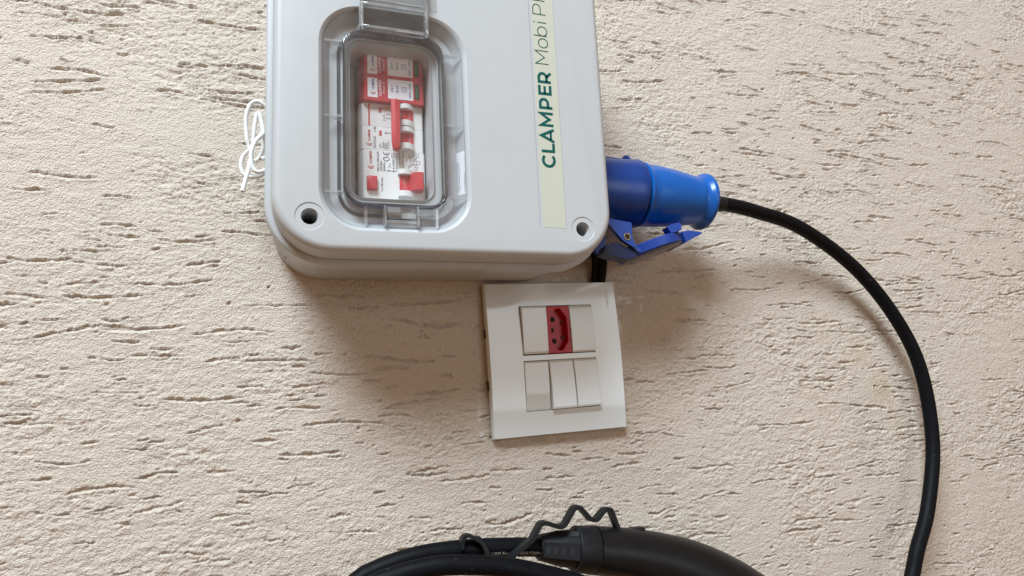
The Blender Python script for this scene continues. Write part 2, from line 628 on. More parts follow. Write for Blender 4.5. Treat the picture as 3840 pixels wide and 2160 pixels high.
c0 = wmix(scaled(sep.outputs[0], 0.4), c0, (0.50, 0.38, 0.20, 1))
c0 = wmix(scaled(sep.outputs[1], 0.3), c0, (0.50, 0.47, 0.44, 1))
c0 = wmix(scaled(sep.outputs[2], 0.8), c0, (0.80, 0.78, 0.75, 1))
nt.links.new(c0, pb.inputs['Base Color'])
bpn = nt.nodes.new('ShaderNodeBump')
bpn.inputs['Strength'].default_value = 1.0
bpn.inputs['Distance'].default_value = 0.0016
nt.links.new(wnoise(900, 3).outputs[0], bpn.inputs['Height'])
nt.links.new(bpn.outputs[0], pb.inputs['Normal'])
me.materials.append(wm)
wall = bpy.data.objects.new('wall', me)
COL.objects.link(wall)
wall['kind'] = 'structure'
wall['label'] = 'cream stucco wall with horizontal combed grooves and pits'

# ------------------------------------------------------------------ the enclosure
enc = thing('electrical_enclosure', 'large light grey plastic electrical box with clear window cover, fixed to the wall',
            'electrical box', (60, 0, -153))
SIDE = (-59.8, 181.5, -153.4, 120.0, 38.0)
BODY = (-59.0, 180.8, -153.0, 119.4, 38.0)
FL = (-64.0, 185.6, -157.4, 124.0, 42.0)

bm = bmesh.new()
loft(bm, [ins(BODY, 0.6, 1.5, 14), ins(BODY, 0.0, -66, 14), ins(BODY, 0.0, -72, 14), ins(BODY, 3, -72, 14), ins(BODY, 3, -2, 14)], True, True)
obj('base', bm, 'base', enc)


def evaluated(o):
    dg = bpy.context.evaluated_depsgraph_get()
    m_ = bpy.data.meshes.new_from_object(o.evaluated_get(dg))
    return m_


def cut(o, cutters):
    for c in cutters:
        md = o.modifiers.new('cut', 'BOOLEAN')
        md.operation = 'DIFFERENCE'
        md.solver = 'EXACT'
        md.object = c
    m_ = evaluated(o)
    old = o.data
    o.modifiers.clear()
    o.data = m_
    bpy.data.meshes.remove(old)
    for c in cutters:
        d = c.data
        bpy.data.objects.remove(c)
        bpy.data.meshes.remove(d)
    o.data.polygons.foreach_set('use_smooth', [True] * len(o.data.polygons))
    o.data.set_sharp_from_angle(angle=math.radians(30))


bm = bmesh.new()
rows = [ins(FL, 1.2, -68.5, 14), ins(FL, 0.0, -69.7, 14), ins(FL, 0.0, -79.0, 14), ins(FL, 1.0, -80.2, 14), ins(FL, 3.2, -80.8, 14),
        ins(SIDE, 2.2, -80.8, 14), ins(SIDE, 2.2, -82.4, 14), ins(SIDE, 0.3, -82.6, 14), ins(SIDE, 0.0, -83.0, 14), ins(SIDE, 0.4, -99.5, 14)]
for k in range(1, 9):
    a = math.radians(90 * k / 8)
    rows.append(ins(SIDE, 0.4 + 5.2 * (1 - math.cos(a)), -99.8 - 5.2 * math.sin(a), 14))
loft(bm, rows)
lid = obj('lid', bm, 'grey', enc, 30)
WIN = (-30.0, 71.5, -138.0, 20.0, 28.0)
cut_list = []
bm = bmesh.new()
loft(bm, [ins(WIN, -0.8, -110, 14), ins(WIN, -0.8, -105.02, 14), ins(WIN, 0.1, -104.4, 14), ins(WIN, 1.4, -103.4, 14), ins(WIN, 2.0, -102.4, 14), ins(WIN, 7.0, -95, 14)])
cut_list.append(obj('c', bm, 'grey', enc))
OPEN = (-10.7, 48.6, -115.0, -1.0, 10.0)
bm = bmesh.new()
loft(bm, [ins(OPEN, 0, -99, 8), ins(OPEN, 0, -60, 8)])
cut_list.append(obj('c', bm, 'grey', enc))
for hx, hz in ((-36.3, -130.4), (156.5, -131.4)):
    bm = bmesh.new()
    lathe(bm, (hx, -107, hz), (hx, -60, hz), [(0, 5.8), (3.2, 5.3), (4.5, 5.0), (34, 4.7)], 40)
    cut_list.append(obj('c', bm, 'grey', enc))
    bm = bmesh.new()
    loft(bm, [[(hx + r_ * math.cos(a), y, hz + r_ * math.sin(a)) for a in [2 * math.pi * k / 48 for k in range(48)]]
              for r_, y in ((9.3, -106), (9.3, -104.9), (8.9, -104.5))])
    cut_list.append(obj('c', bm, 'grey', enc))
cut_list.append(obj('c', B(122.6, 143.4, -106, -104.35, -131.6, 112), 'grey', enc))
bm = bmesh.new()
loft(bm, [L(44, 51.5, 24.3, 70, 0.4, -106, 3), L(44, 51.5, 24.3, 70, 0.4, -104.4, 3)])
cut_list.append(obj('c', bm, 'grey', enc))
cut(lid, cut_list)
# raised pad left inside the small embossed frame, and the floor of the screw recess
obj('raised_pad', B(44.4, 51.1, -104.8, -103.9, 24.7, 69.6, 0.2), 'grey', lid)
for hx, hz in ((-36.3, -130.4), (156.5, -131.4)):
    bm = bmesh.new()
    loft(bm, [[(hx + r_ * math.cos(a), y, hz + r_ * math.sin(a)) for a in [2 * math.pi * k / 40 for k in range(40)]]
              for r_, y in ((4.95, -76), (4.95, -77.5), (2, -77.6))])
    obj('screw_head', bm, 'dark', lid)

# interior: panel with a slot for the row of devices, dark behind it
bm = bmesh.new()
loft(bm, [L(-12, 52, -116, 5, 6, -62, 8), L(-12, 52, -116, 5, 6, -64, 8), L(-2.6, 46.6, -109.6, 0.8, 0.6, -64, 8), L(-2.6, 46.6, -109.6, 0.8, 0.6, -62, 8)], False, False)
obj('inner_panel', bm, 'panel', enc)
obj('back_panel', B(-50, 160, -20, -18, -140, 60), 'dark', enc)
bm = bmesh.new()
loft(bm, [ins(OPEN, -0.2, -60, 8), ins(OPEN, -0.2, -95.3, 8), ins(OPEN, 1.2, -96.4, 8), ins(OPEN, 1.6, -95, 8), ins(OPEN, 1.6, -64.1, 8)], False, False)
obj('window_collar', bm, 'grey', enc)
bm = bmesh.new()
GK = (-18.1, 56.8, -126.8, 5.2, 17.0)
loft(bm, [ins(GK, 0, -94.9), ins(GK, 0, -96.0), ins(GK, 2.0, -96.0), ins(GK, 2.0, -94.9)], False, False)
obj('gasket', bm, 'gasket', enc)
bm = bmesh.new()
GR = (-14.4, 52.8, -122.1, 1.8, 14.0)
loft(bm, [ins(GR, 0, -94.9), ins(GR, 0, -97.2), ins(GR, 1.3, -97.2), ins(GR, 1.3, -94.9)], False, False)
obj('sealing_rib', bm, 'grey', enc)
obj('latch_slot', B(12.5, 29.8, -96.6, -94.8, -129.4, -126.2), 'dark', enc)

# cream name strip with its lettering
strip = obj('name_strip', B(125.2, 143.0, -104.62, -104.3, -131.2, 111), 'strip', enc)
YL = -104.75


def stroke(bm, pts, w, x_top, x_base, z0, z1, closed=False):
    """glyph drawn in a unit box: a = reading direction, b = height"""
    W_ = z1 - z0
    H_ = x_base - x_top
    P = [(z0 + a * W_, x_base - b * H_) for a, b in pts]
    ribbon(bm, P, w, lambda a, b: (b, YL, a), closed)


bm = bmesh.new()
XT, XB, bw = 127.1, 137.7, 2.15
e = 0.10


def ar(cx, cy, rx, ry, a0, a1, n=18):
    return arc(cx, cy, rx, ry, a0, a1, n)


stroke(bm, ar(0.55, 0.5, 0.45, 0.42, 45, 315, 22), bw, XT, XB, -86.0, -75.7)
stroke(bm, [(0.15, 1), (0.15, 0.09), (1, 0.09)], bw, XT, XB, -74.4, -67.2)
stroke(bm, [(0.07, 0), (0.5, 0.94), (0.93, 0)], bw, XT, XB, -66.8, -55.7)
stroke(bm, [(0.22, 0.25), (0.78, 0.25)], bw * 0.85, XT, XB, -66.8, -55.7)
stroke(bm, [(0.1, 0), (0.1, 0.92), (0.5, 0.28), (0.9, 0.92), (0.9, 0)], bw, XT, XB, -54.3, -42.8)
stroke(bm, [(0.13, 0), (0.13, 0.91), (0.5, 0.91)] + ar(0.52, 0.62, 0.37, 0.29, 85, -85, 12) + [(0.5, 0.33), (0.13, 0.33)], bw, XT, XB, -40.6, -31.7)
stroke(bm, [(1, 0.91), (0.14, 0.91), (0.14, 0.09), (1, 0.09)], bw, XT, XB, -29.4, -21.6)
stroke(bm, [(0.14, 0.51), (0.92, 0.51)], bw * 0.92, XT, XB, -29.4, -21.6)
stroke(bm, [(0.12, 0), (0.12, 0.91), (0.48, 0.91)] + ar(0.5, 0.62, 0.36, 0.29, 85, -85, 12) + [(0.48, 0.33), (0.12, 0.33)], bw, XT, XB, -20.0, -10.8)
stroke(bm, [(0.52, 0.36), (0.92, 0)], bw, XT, XB, -20.0, -10.8)
tw = 0.72
stroke(bm, [(0.02, 0), (0.02, 1), (0.5, 0.3), (0.98, 1), (0.98, 0)], tw, XT - 0.9, XB - 0.9, -4.6, 6.3)
stroke(bm, ar(0.5, 0.36, 0.5, 0.36, 0, 360, 28)[:-1], tw, XT - 0.6, XB - 0.8, 8.8, 16.2, True)
stroke(bm, ar(0.5, 0.36, 0.5, 0.36, 0, 360, 28)[:-1], tw, XT - 0.8, XB - 1.0, 18.4, 25.9, True)
stroke(bm, [(0.0, 0), (0.0, 1.06)], tw, XT - 0.8, XB - 1.0, 18.4, 25.9)
stroke(bm, [(0.5, 0), (0.5, 0.70)], tw, XT - 0.9, XB - 1.1, 27.6, 31.0)
stroke(bm, [(0.5, 0.90), (0.5, 1.0)], tw * 1.2, XT - 0.9, XB - 1.1, 27.6, 31.0)
stroke(bm, [(0.0, 0), (0.0, 0.97), (0.5, 0.97)] + ar(0.55, 0.68, 0.45, 0.29, 85, -85, 12) + [(0.5, 0.39), (0.0, 0.39)], tw, XT - 1.2, XB - 1.3, 36.0, 44.2)
stroke(bm, [(0.5, 0), (0.5, 1.05)], tw, XT - 1.3, XB - 1.4, 46.0, 49.0)
obj('lettering', bm, 'green', strip, 0)

# rating label on the sloping side of the window recess (codes left out)
def slope(s, z, off=0.15):                 # s: 0 at the deep edge, 1 at the front edge
    x = 64.5 + (69.5 - 64.5) * s
    y = -95 + (-102.4 + 95) * s
    n = Vector((-0.829, -0.56, 0)) * off
    return (x + n.x, y + n.y, z)


bm = bmesh.new()
loft(bm, [[slope(a, b, o_) for a, b in ((0.06, -108.5), (0.94, -108.5), (0.94, -77.0), (0.06, -77.0))] for o_ in (-0.05, 0.12)])
rl = obj('rating_label', bm, 'paper', enc)
bm = bmesh.new()
for s_, a0, a1, t_ in ((0.10, -106, -83, 'DEVICE MOBI PLUG 220V BKR G'), (0.26, -105, -85, 'PART NUMBER: 024564'), (0.80, -107, -93, '924054500006784'),
                       (0.92, -104, -82, 'Clamper Industria e Comercio S.A')):
    v, f = glyphs(t_, 0.0)
    vv = [bm.verts.new(slope(s_ + 0.09 - 0.09 * b, a0 + (a1 - a0) * a, 0.2)) for a, b in v]
    for q in f:
        bm.faces.new([vv[i] for i in q])
obj('lettering', bm, 'greyprint', rl, 0)

# clear cover
CV = (-28.3, 69.8, -136.3, 18.3, 26.5)
RG = (-14.2, 54.6, -120.8, 2.6, 13.0)
bm = bmesh.new()
loft(bm, [ins(CV, 0.6, -101.8, 12), ins(CV, 0.9, -102.9, 12), ins(CV, 2.2, -104.4, 12), ins(RG, -1.4, -103.2, 12),
          ins(RG, -0.5, -103.6, 12), ins(RG, 0.3, -108.0, 12), ins(RG, 1.4, -109.0, 12)], False, True)
cov = obj('clear_cover', bm, 'cover', enc, 40)
bm = bmesh.new()
loft(bm, [ins(RG, -0.6, -105.4), ins(RG, -0.6, -97.5), ins(RG, 1.2, -97.5), ins(RG, 1.2, -105.4)], False, False)
loft_last = bm
# close the ring
bm.verts.ensure_lookup_table()
n_ = 44
for i in range(n_):
    j = (i + 1) % n_
    bm.faces.new((bm.verts[3 * n_ + i], bm.verts[3 * n_ + j], bm.verts[j], bm.verts[i]))
obj('cover_ridge', bm, 'ridge', cov, 40)


def rib(pts, axis, c, t):
    b_ = bmesh.new()
    if axis == 'z':
        loft(b_, [[(a, y, c - t / 2) for a, y in pts], [(a, y, c + t / 2) for a, y in pts]])
    else:
        loft(b_, [[(c - t / 2, y, a) for a, y in pts], [(c + t / 2, y, a) for a, y in pts]])
    return obj('rib', b_, 'glass', cov)


for z in (-6, -60, -112.5):
    rib([(-27, -103.2), (-15, -103.9), (-15, -97), (-18, -96.5)], 'z', z, 1.5)
    rib([(68.2, -103.2), (55.6, -103.9), (55.6, -97), (58.5, -96.5)], 'z', z, 1.5)
for x in (-0.5, 47.5):
    rib([(-135, -103.2), (-121.6, -103.9), (-121.6, -97), (-124.5, -96.5)], 'x', x, 1.8)
# hinge at the lower edge
for x in (11.8, 33.8):
    obj('hinge_cheek', B(x - 0.8, x + 0.8, -107.5, -93, -135, -121.6, 0.5), 'glass', cov)
bm = bmesh.new()
tube(bm, [(12.6, -103.4, -132.2), (33, -103.4, -132.2)], 2.0, 18)
obj('hinge_pin', bm, 'glass', cov)
obj('hinge_leaf', B(13.2, 32.4, -106.4, -105.2, -130.0, -121.6, 0.3), 'cover', cov)
# latch tab at the upper edge
bm = bmesh.new()
loft(bm, [[(-3.2, -104.7, z), (-4.0, -111.5, z), (43.4, -111.5, z), (42.6, -104.7, z)] for z in (3.0, 62)], False, False)
tab = obj('latch_tab', bm, 'smoke', cov, 20)
for x0 in (-4.2, 40.8):
    obj('latch_rail', B(x0, x0 + 2.6, -112.6, -106, 2.4, 62, 0.5), 'glass', tab)
for za, zb_ in ((18.6, 20.4), (22.4, 23.4)):
    obj('latch_bar', B(-1.4, 40.6, -112.6, -110.2, za, zb_, 0.4), 'glass', tab)
obj('latch_bar', B(-1.4, 40.6, -111.6, -105.6, 2.0, 4.4, 0.5), 'glass', tab)

# blue socket on the side of the box, with its sprung flap hanging open
AX0, AX1 = Vector((180, -50, -81.2)), Vector((320, -50, -87.6))
AD = (AX1 - AX0).normalized()
bm = bmesh.new()
lathe(bm, AX0, AX1, [(0, 31), (6, 31), (6.5, 27.2), (30, 27.6), (45, 28.9), (52.0, 29.6), (53.4, 29.0), (53.6, 27.0), (40, 26)], 64)
sock = obj('socket', bm, 'bluedk', enc, 30)
bm = bmesh.new()
tube(bm, [(186, -37, -49.5), (234, -36, -51.5)], 4.6, 20)
lathe(bm, (233.0, -36, -51.5), (239, -36, -51.7), [(0, 4.6), (1.2, 7.6), (3.0, 8.0), (4.6, 7.2), (5.2, 5.0)], 28)
obj('key_ridge', bm, 'bluedk', sock)
# bracket cheek with its hinge eye (front one carries the brass pin)
out = [(184, -113.0), (213.2, -116.9), (212.9, -128.6), (213.8, -131.5), (216.2, -136.0), (215.2, -137.6), (209.3, -134.8), (204, -131.6), (193, -119)]
for y0 in (-77.5, -31.0):
    bm = bmesh.new()
    loft(bm, [[(x, y0, z) for x, z in out], [(x, y0 + 4.0, z) for x, z in out]])
    obj('bracket', bm, 'bluefl', sock)
bm = bmesh.new()
for y0, y1, ra, rb in ((-78.3, -70, 2.9, 2.2),):
    lathe(bm, (208.1, y0, -128.6), (208.1, y1, -128.6), [(6, rb), (0.3, rb), (0, rb + 0.2), (0, ra - 0.2), (0.3, ra), (8, ra)], 28, False)
obj('hinge_eye', bm, 'brass', sock)
bm = bmesh.new()
lathe(bm, (208.1, -77.9, -128.6), (208.1, -72, -128.6), [(0, 2.25), (4, 2.25)], 24)
obj('hinge_hole', bm, 'dark', sock)
# flap: round cap seen edge-on, with an arm that wraps the hinge
U = Vector((1, 0, 0.30)).normalized()                # in the plane of the cap, away from the hinge
Nn = Vector((-U.z, 0, U.x))                          # towards the plug
cc = Vector((242.0, -54, -132.6))
Vv = Vector((0, 1, -0.08)).normalized()
Nn = U.cross(Vv)
if Nn.z < 0:
    Nn = -Nn


def disc(r_, hh, sx=1.0):
    return [cc + U * r_ * math.cos(a) * sx + Vv * r_ * math.sin(a) + Nn * hh for a in [2 * math.pi * k / 72 for k in range(72)]]


bm = bmesh.new()
loft(bm, [disc(25.0, -4.6), disc(26.8, -4.2), disc(27.6, -3.2), disc(28.0, 3.4), disc(27.4, 4.0), disc(24, 4.0), disc(24, -1)])
flap = obj('flap', bm, 'bluefl', sock, 30)
bm = bmesh.new()
loft(bm, [disc(26.2, -4.4), disc(25.8, -4.9), disc(21, -5.2), disc(20.4, -4.8), disc(19, -4.8), disc(18.4, -5.3), disc(4, -5.6)])
obj('flap_face', bm, 'flapface', flap, 30)
bm = bmesh.new()                                     # lifting lip at the far end
q = [(26, -5.2), (30.0, -4.6), (44.0, -2.6), (44.6, -1.4), (33.0, 3.4), (26, 4.2)]
loft(bm, [[cc + U * a + Nn * b + Vv * y for a, b in q] for y in (-15, 15)])
obj('flap_lip', bm, 'bluefl', flap)
bm = bmesh.new()                                     # arm
pr = [(-26, 4.4), (-33.5, 4.6), (-37, 8.5), (-43, 11), (-50, 10.5), (-54, 5.5), (-46, 0.0), (-36, -5.0), (-27, -5.6)]
loft(bm, [[cc + U * a + Nn * b + Vv * y for a, b in pr] for y in (-20, -8)])
obj('flap_arm', bm, 'blueshade', flap)
bm = bmesh.new()
q = [(215.3, -135.8), (219.6, -137.4), (221.2, -140.4), (217.6, -140.0), (212.4, -136.8)]
loft(bm, [[(x, y, z) for x, z in q] for y in (-76.5, -60)])
obj('flap_knuckle', bm, 'bluefl', flap)
bm = bmesh.new()                                     # catch inside the cap
q = [(7.0, 3.8), (17.0, 3.8), (19.0, 8.0), (17.5, 10.4), (10.0, 10.8), (5.0, 9.8)]
loft(bm, [[cc + U * a + Nn * b + Vv * y for a, b in q] for y in (-27, -19)])
obj('flap_catch', bm, 'bluefl', flap)

# ------------------------------------------------------------------ devices behind the window
def K(y):
    k = (543.4 + y) / 463.4
    return lambda x, z: (-57.7 + (x + 57.7) * k, -251.5 + (z + 251.5) * k)


def mapbox(bm, x0, x1, z0, z1, y0, y1, bev=0.3, f=None):
    a = f(x0, z0)
    b = f(x1, z1)
    return box(bm, a[0], b[0], y0, y1, a[1], b[1], bev)


def tx(bm, f, s, xl, xr, zb, zt, y, bold=0.0):
    a = f(xl, zb)
    b = f(xr, zt)
    text_up(bm, s, a[0], b[0], a[1], b[1], y, bold)


f = K(-83)
for n, dz in enumerate((0.0, -17.9)):
    t = thing('surge_protector', ('red surge protector module at the top of the row, against the clear window edge' if n == 0 else
              'red surge protector module directly above the white double breaker'), 'surge protector', (*f(22, dz - 9)[:1], -40, f(22, dz - 9)[1]),
              'red surge protectors in the device row')
    a, b = f(-0.2, -17.55 + dz), f(46, 0.25 + dz)
    bm = bmesh.new()
    loft(bm, [[(x, y, z) for x, y in ((a[0] + i, -30), (a[0] + i, -75), (a[0] + 2.4 + i, -82.4), (a[0] + 3.0 + i, -83), (b[0] - 1 - i, -83), (b[0] - i, -82), (b[0] - i, -30))]
              for z, i in ((a[1], 0.25), (a[1] + 0.25, 0), (b[1] - 0.25, 0), (b[1], 0.25))])
    obj('body', bm, 'red', t)
    lb = bmesh.new()
    mapbox(lb, 4.8, 11.85, -15.3 + dz, -0.5 + dz, -83.0, -83.18, 0, f)
    o1 = obj('brand_label', lb, 'paper', t)
    lb = bmesh.new()
    mapbox(lb, 19.3, 37.8, -15.2 + dz, -0.1 + dz, -83.0, -83.18, 0, f)
    o2 = obj('data_label', lb, 'paper', t)
    w_ = bmesh.new()
    mapbox(w_, 39.0, 42.5, -14.1 + dz, -2.0 + dz, -82.9, -83.12, 0, f)
    o3 = obj('status_window', w_, 'lcd', t)
    w_ = bmesh.new()
    mapbox(w_, 39.7, 40.9, -12.5 + dz, -4.5 + dz, -83.12, -83.2, 0, f)
    obj('status_flag', w_, 'lcdgreen', o3)
    Y = -83.32
    lt = bmesh.new()
    tx(lt, f, 'CLAMPER', 7.9, 9.5, -9.7 + dz, -1.2 + dz, Y, 0.02)
    obj('lettering', lt, 'blueprint', o1, 0)
    lt = bmesh.new()
    c_ = f(8.6, -11.2 + dz)
    logo(lt, c_[0], c_[1], 1.75, Y)
    obj('emblem', lt, 'redprint', o1, 0)
    lt = bmesh.new()
    tx(lt, f, 'CLAMPER', 12.7, 14.7, -14.0 + dz, -1.4 + dz, -83.15, 0.025)
    tx(lt, f, 'Front V', 15.5, 17.3, -11.9 + dz, -3.2 + dz, -83.15)
    obj('lettering', lt, 'whiteprint', t, 0)
    lt = bmesh.new()
    tx(lt, f, '275 V', 21.7, 23.1, -10.2 + dz, -4.5 + dz, Y, 0.015)
    tx(lt, f, '20 kA', 25.4, 26.9, -10.4 + dz, -4.5 + dz, Y, 0.015)
    tx(lt, f, 'T3', 30.7, 31.9, -8.0 + dz, -6.4 + dz, Y, 0.01)
    tx(lt, f, 'DPS | SPD', 34.8, 36.5, -13.4 + dz, -2.0 + dz, Y, 0.015)
    a, b = f(29.6, -9.0 + dz), f(32.9, -5.6 + dz)
    ribbon(lt, [(a[0], a[1]), (b[0], a[1]), (b[0], b[1]), (a[0], b[1])], 0.3, lambda p, q: (p, Y, q), True)
    obj('lettering', lt, 'blueprint', o2, 0)

f = K(-78)


def collar(bm, x0, x1, z0, z1, y0, y1):
    """arched white wall beside a toggle"""
    a, b = f(x0, z0), f(x1, z1)
    P = [(a[0], y0)]
    for k in range(9):
        t_ = k / 8
        P.append((a[0] + (b[0] - a[0]) * t_, y0 + (y1 - y0) * (math.sin(math.pi * (0.25 + 0.75 * t_))) ** 0.8 if t_ < 1 else y0))
    loft(bm, [[(x, y, a[1]) for x, y in P], [(x, y, b[1]) for x, y in P]])


mcb = thing('circuit_breaker', 'white two-pole circuit breaker with long red linking bar, in the middle of the row', 'circuit breaker', (22, -40, -54))
for z1, z0 in ((-38.0, -55.2), (-55.35, -72.7)):
    a, b = f(-0.9, z0), f(44.6, z1)
    bm = bmesh.new()
    loft(bm, [[(x, y, z) for x, y in ((a[0] + i, -30), (a[0] + i, -74.5), (a[0] + 1.6 + i, -77.6), (a[0] + 2.6, -78), (b[0] - 1, -78), (b[0] - i, -77), (b[0] - i, -30))]
              for z, i in ((a[1], 0.3), (a[1] + 0.3, 0), (b[1] - 0.3, 0), (b[1], 0.3))])
    pole = obj('pole', bm, 'white', mcb)
    zt = z1
    for za, zb_ in ((3.6, 0.2), (16.6, 12.4)):
        bm = bmesh.new()
        collar(bm, 27.5, 38.4, zt - za, zt - zb_, -77.5, -84)
        obj('toggle_collar', bm, 'white', pole)
    bm = bmesh.new()
    mapbox(bm, 28.4, 37.0, zt - 12.4, zt - 3.6, -77, -79.6, 0.4, f)
    tg = obj('toggle', bm, 'redtog', pole)
    lt = bmesh.new()
    tx(lt, f, 'I ON', 33.2, 35.2, zt - 11.6, zt - 6.0, -79.75)
    obj('lettering', lt, 'offprint', tg, 0)
    bm = bmesh.new()
    mapbox(bm, 12.2, 14.4, zt - 6.6, zt - 2.6, -78, -78.25, 0.05, f)
    iw = obj('indicator_window', bm, 'panel', pole)
    bm = bmesh.new()
    mapbox(bm, 12.7, 14.2, zt - 6.3, zt - 3.1, -78.25, -78.35, 0, f)
    obj('flag', bm, 'redprint', iw)
bm = bmesh.new()
fb = K(-88)
a, b = fb(21.3, -70.6), fb(27.9, -34.0)
tube(bm, [(a[0] + 3.2, -86.5, z) for z in np.linspace(a[1], b[1], 8)], [2.4, 3.3, 3.4, 3.4, 3.4, 3.4, 3.4, 3.3], 8, True,
     [(0.95, 0.3), (0.95, 1.0), (0.2, 1.35), (-0.75, 1.1), (-1.0, 0.4), (-0.95, -1.4), (0.6, -1.4)])
obj('linking_bar', bm, 'redtog', mcb, 25)
bm = bmesh.new()
mapbox(bm, 5.0, 6.1, -54.9, -38.5, -78, -78.15, 0, f)
obj('red_line', bm, 'redprint', mcb)
Y = -78.18
lt = bmesh.new()
tx(lt, f, 'CLAMPER', 4.6, 6.3, -66.7, -58.0, Y, 0.02)
c_ = f(5.4, -68.0)
logo(lt, c_[0], c_[1], 1.9, Y)
obj('lettering', lt, 'redprint', mcb, 0)
lt = bmesh.new()
tx(lt, f, 'EKM2-63', 8.4, 10.2, -71.4, -62.6, Y)
tx(lt, f, 'C40', 8.6, 10.4, -59.4, -55.6, Y)
tx(lt, f, '400V~', 12.5, 13.8, -71.2, -67.4, Y)
tx(lt, f, '50/60Hz', 14.6, 15.9, -71.4, -66.4, Y)
tx(lt, f, '6000', 16.6, 17.9, -71.2, -68.0, Y)
tx(lt, f, 'Uimp:4kV', 18.6, 19.9, -71.4, -65.6, Y)
a, b = f(16.3, -71.5), f(18.2, -67.6)
ribbon(lt, [(a[0], a[1]), (b[0], a[1]), (b[0], b[1]), (a[0], b[1])], 0.18, lambda p, q: (p, Y, q), True)
for zz in (-46.2, -48.0, -49.8):
    tx(lt, f, '1', 15.6, 16.8, zz - 0.5, zz, Y)
for zz in (-45.5, -48.5):
    p0 = f(20.0, zz)
    ribbon(lt, [(p0[0] - 2.4, p0[1] - 0.4), (p0[0] - 1.2, p0[1] + 0.6), (p0[0] - 0.2, p0[1] - 0.4), (p0[0] + 1.0, p0[1] + 0.6)], 0.25, lambda p, q: (p, Y, q))
p0 = f(16.6, -59.6)
ribbon(lt, [p0, (p0[0] + 4.2, p0[1])], 0.3, lambda p, q: (p, Y, q))
ribbon(lt, [(p0[0] + 1.0, p0[1] + 0.7), p0, (p0[0] + 1.0, p0[1] - 0.7)], 0.3, lambda p, q: (p, Y, q))
obj('lettering', lt, 'greyprint', mcb, 0)

rcd = thing('residual_current_breaker', 'white wide residual current breaker with red test button, lowest in the row', 'breaker', (22, -40, -90))
a, b = f(-1.0, -108.9), f(45.2, -72.9)
bm = bmesh.new()
loft(bm, [[(x, y, z) for x, y in ((a[0] + i, -30), (a[0] + i, -74.0), (a[0] + 2.2 + i, -77.6), (a[0] + 3.2, -78), (b[0] - 1, -78), (b[0] - i, -77), (b[0] - i, -30))]
          for z, i in ((a[1], 0.8), (a[1] + 0.4, 0.2), (a[1] + 1, 0), (b[1] - 1, 0), (b[1] - 0.3, 0.2), (b[1], 0.6))])
obj('body', bm, 'white', rcd)
bm = bmesh.new()
mapbox(bm, 3.3, 10.4, -103.4, -93.0, -77.5, -81.0, 0.5, f)
mapbox(bm, 4.0, 9.8, -102.8, -93.6, -80, -81.8, 0.6, f)
obj('test_button', bm, 'red', rcd)
for xe, za, zb_ in ((37.5, -90.8, -87.3), (38.4, -107.2, -103.2)):
    bm = bmesh.new()
    collar(bm, 25.2, xe, za, zb_, -77.5, -83.5)
    obj('toggle_collar', bm, 'white', rcd)
bm = bmesh.new()
mapbox(bm, 26.4, 34.6, -103.0, -91.0, -77, -79.4, 0.4, f)
tg = obj('toggle', bm, 'redtog', rcd)
bm = bmesh.new()
a, b = f(33.6, -103.6), f(43.6, -90.2)
loft(bm, [[(a[0] - 0.6, -78, z), (a[0] + 0.6, -84.5, z), (a[0] + 2.4, -88, z), (b[0] - 2.6, -88.5, z), (b[0] - 1.4, -87, z), (b[0] - 1.0, -78, z)] for z in (a[1] + .3, b[1] - .6)])
obj('lever', bm, 'redtog', tg)
lt = bmesh.new()
tx(lt, f, 'O-OFF', 28.8, 30.8, -100.8, -93.6, -79.55)
obj('lettering', lt, 'offprint', tg, 0)
bm = bmesh.new()
mapbox(bm, 18.3, 20.5, -85.2, -81.3, -78, -78.2, 0.05, f)
iw = obj('indicator_window', bm, 'paper', rcd)
bm = bmesh.new()
mapbox(bm, 18.9, 20.3, -84.9, -81.9, -78.2, -78.3, 0, f)
obj('flag', bm, 'panel', iw)
lt = bmesh.new()
tx(lt, f, 'CLAMPER', 5.4, 7.2, -83.3, -73.8, Y, 0.02)
c_ = f(6.4, -84.9)
logo(lt, c_[0], c_[1], 2.0, Y)
obj('lettering', lt, 'redprint', rcd, 0)
lt = bmesh.new()
for s_, xl, xr, zb, zt in (('EKL6-100 63A', 10.6, 12.2, -88.6, -73.8), ('230/240V~', 12.9, 14.3, -88.4, -80.0), ('50/60Hz', 15.0, 16.4, -88.3, -81.8),
                           ('In 0.03A', 21.6, 23.0, -86.2, -78.8), ('Im=Im=630A', 24.0, 25.3, -86.0, -74.5), ('Inc=Ic=6000A', 26.2, 27.5, -85.8, -73.6),
                           ('IEC/EN61008-1', 28.5, 29.8, -85.7, -73.5), ('Test Monthly', 13.3, 15.0, -103.6, -93.0), ('I', 16.0, 17.0, -88.1, -87.7),
                           ('O', 23.4, 24.6, -88.3, -87.2), ('N', 31.4, 32.4, -80.0, -79.0), ('1', 31.4, 32.4, -78.2, -77.8), ('N', 40.8, 41.8, -81.6, -80.6),
                           ('2', 40.8, 41.8, -79.6, -78.9)):
    tx(lt, f, s_, xl, xr, zb, zt, Y, 0.008)
PL = lambda p, q: (*f(p, q)[:1], Y, f(p, q)[1])
ribbon(lt, arc(17.3, -78.4, 2.1, 2.0, 210 - 180, 330 - 180 + 360, 2)[:1] + arc(17.3, -80.6 + 2.0, 2.1, 2.1, 180, 360, 14), 0.55, PL)
ribbon(lt, arc(17.3, -74.0, 2.1, 2.1, 180, 360, 14), 0.55, PL)
ribbon(lt, [(17.3, -76.0), (17.3, -74.4)], 0.5, PL)
ribbon(lt, [(18.0, -87.9), (23.0, -87.9)], 0.3, PL)
ribbon(lt, [(19.2, -87.2), (18.0, -87.9), (19.2, -88.6)], 0.3, PL)
ribbon(lt, [(21.9, -87.2), (23.0, -87.9), (21.9, -88.6)], 0.3, PL)
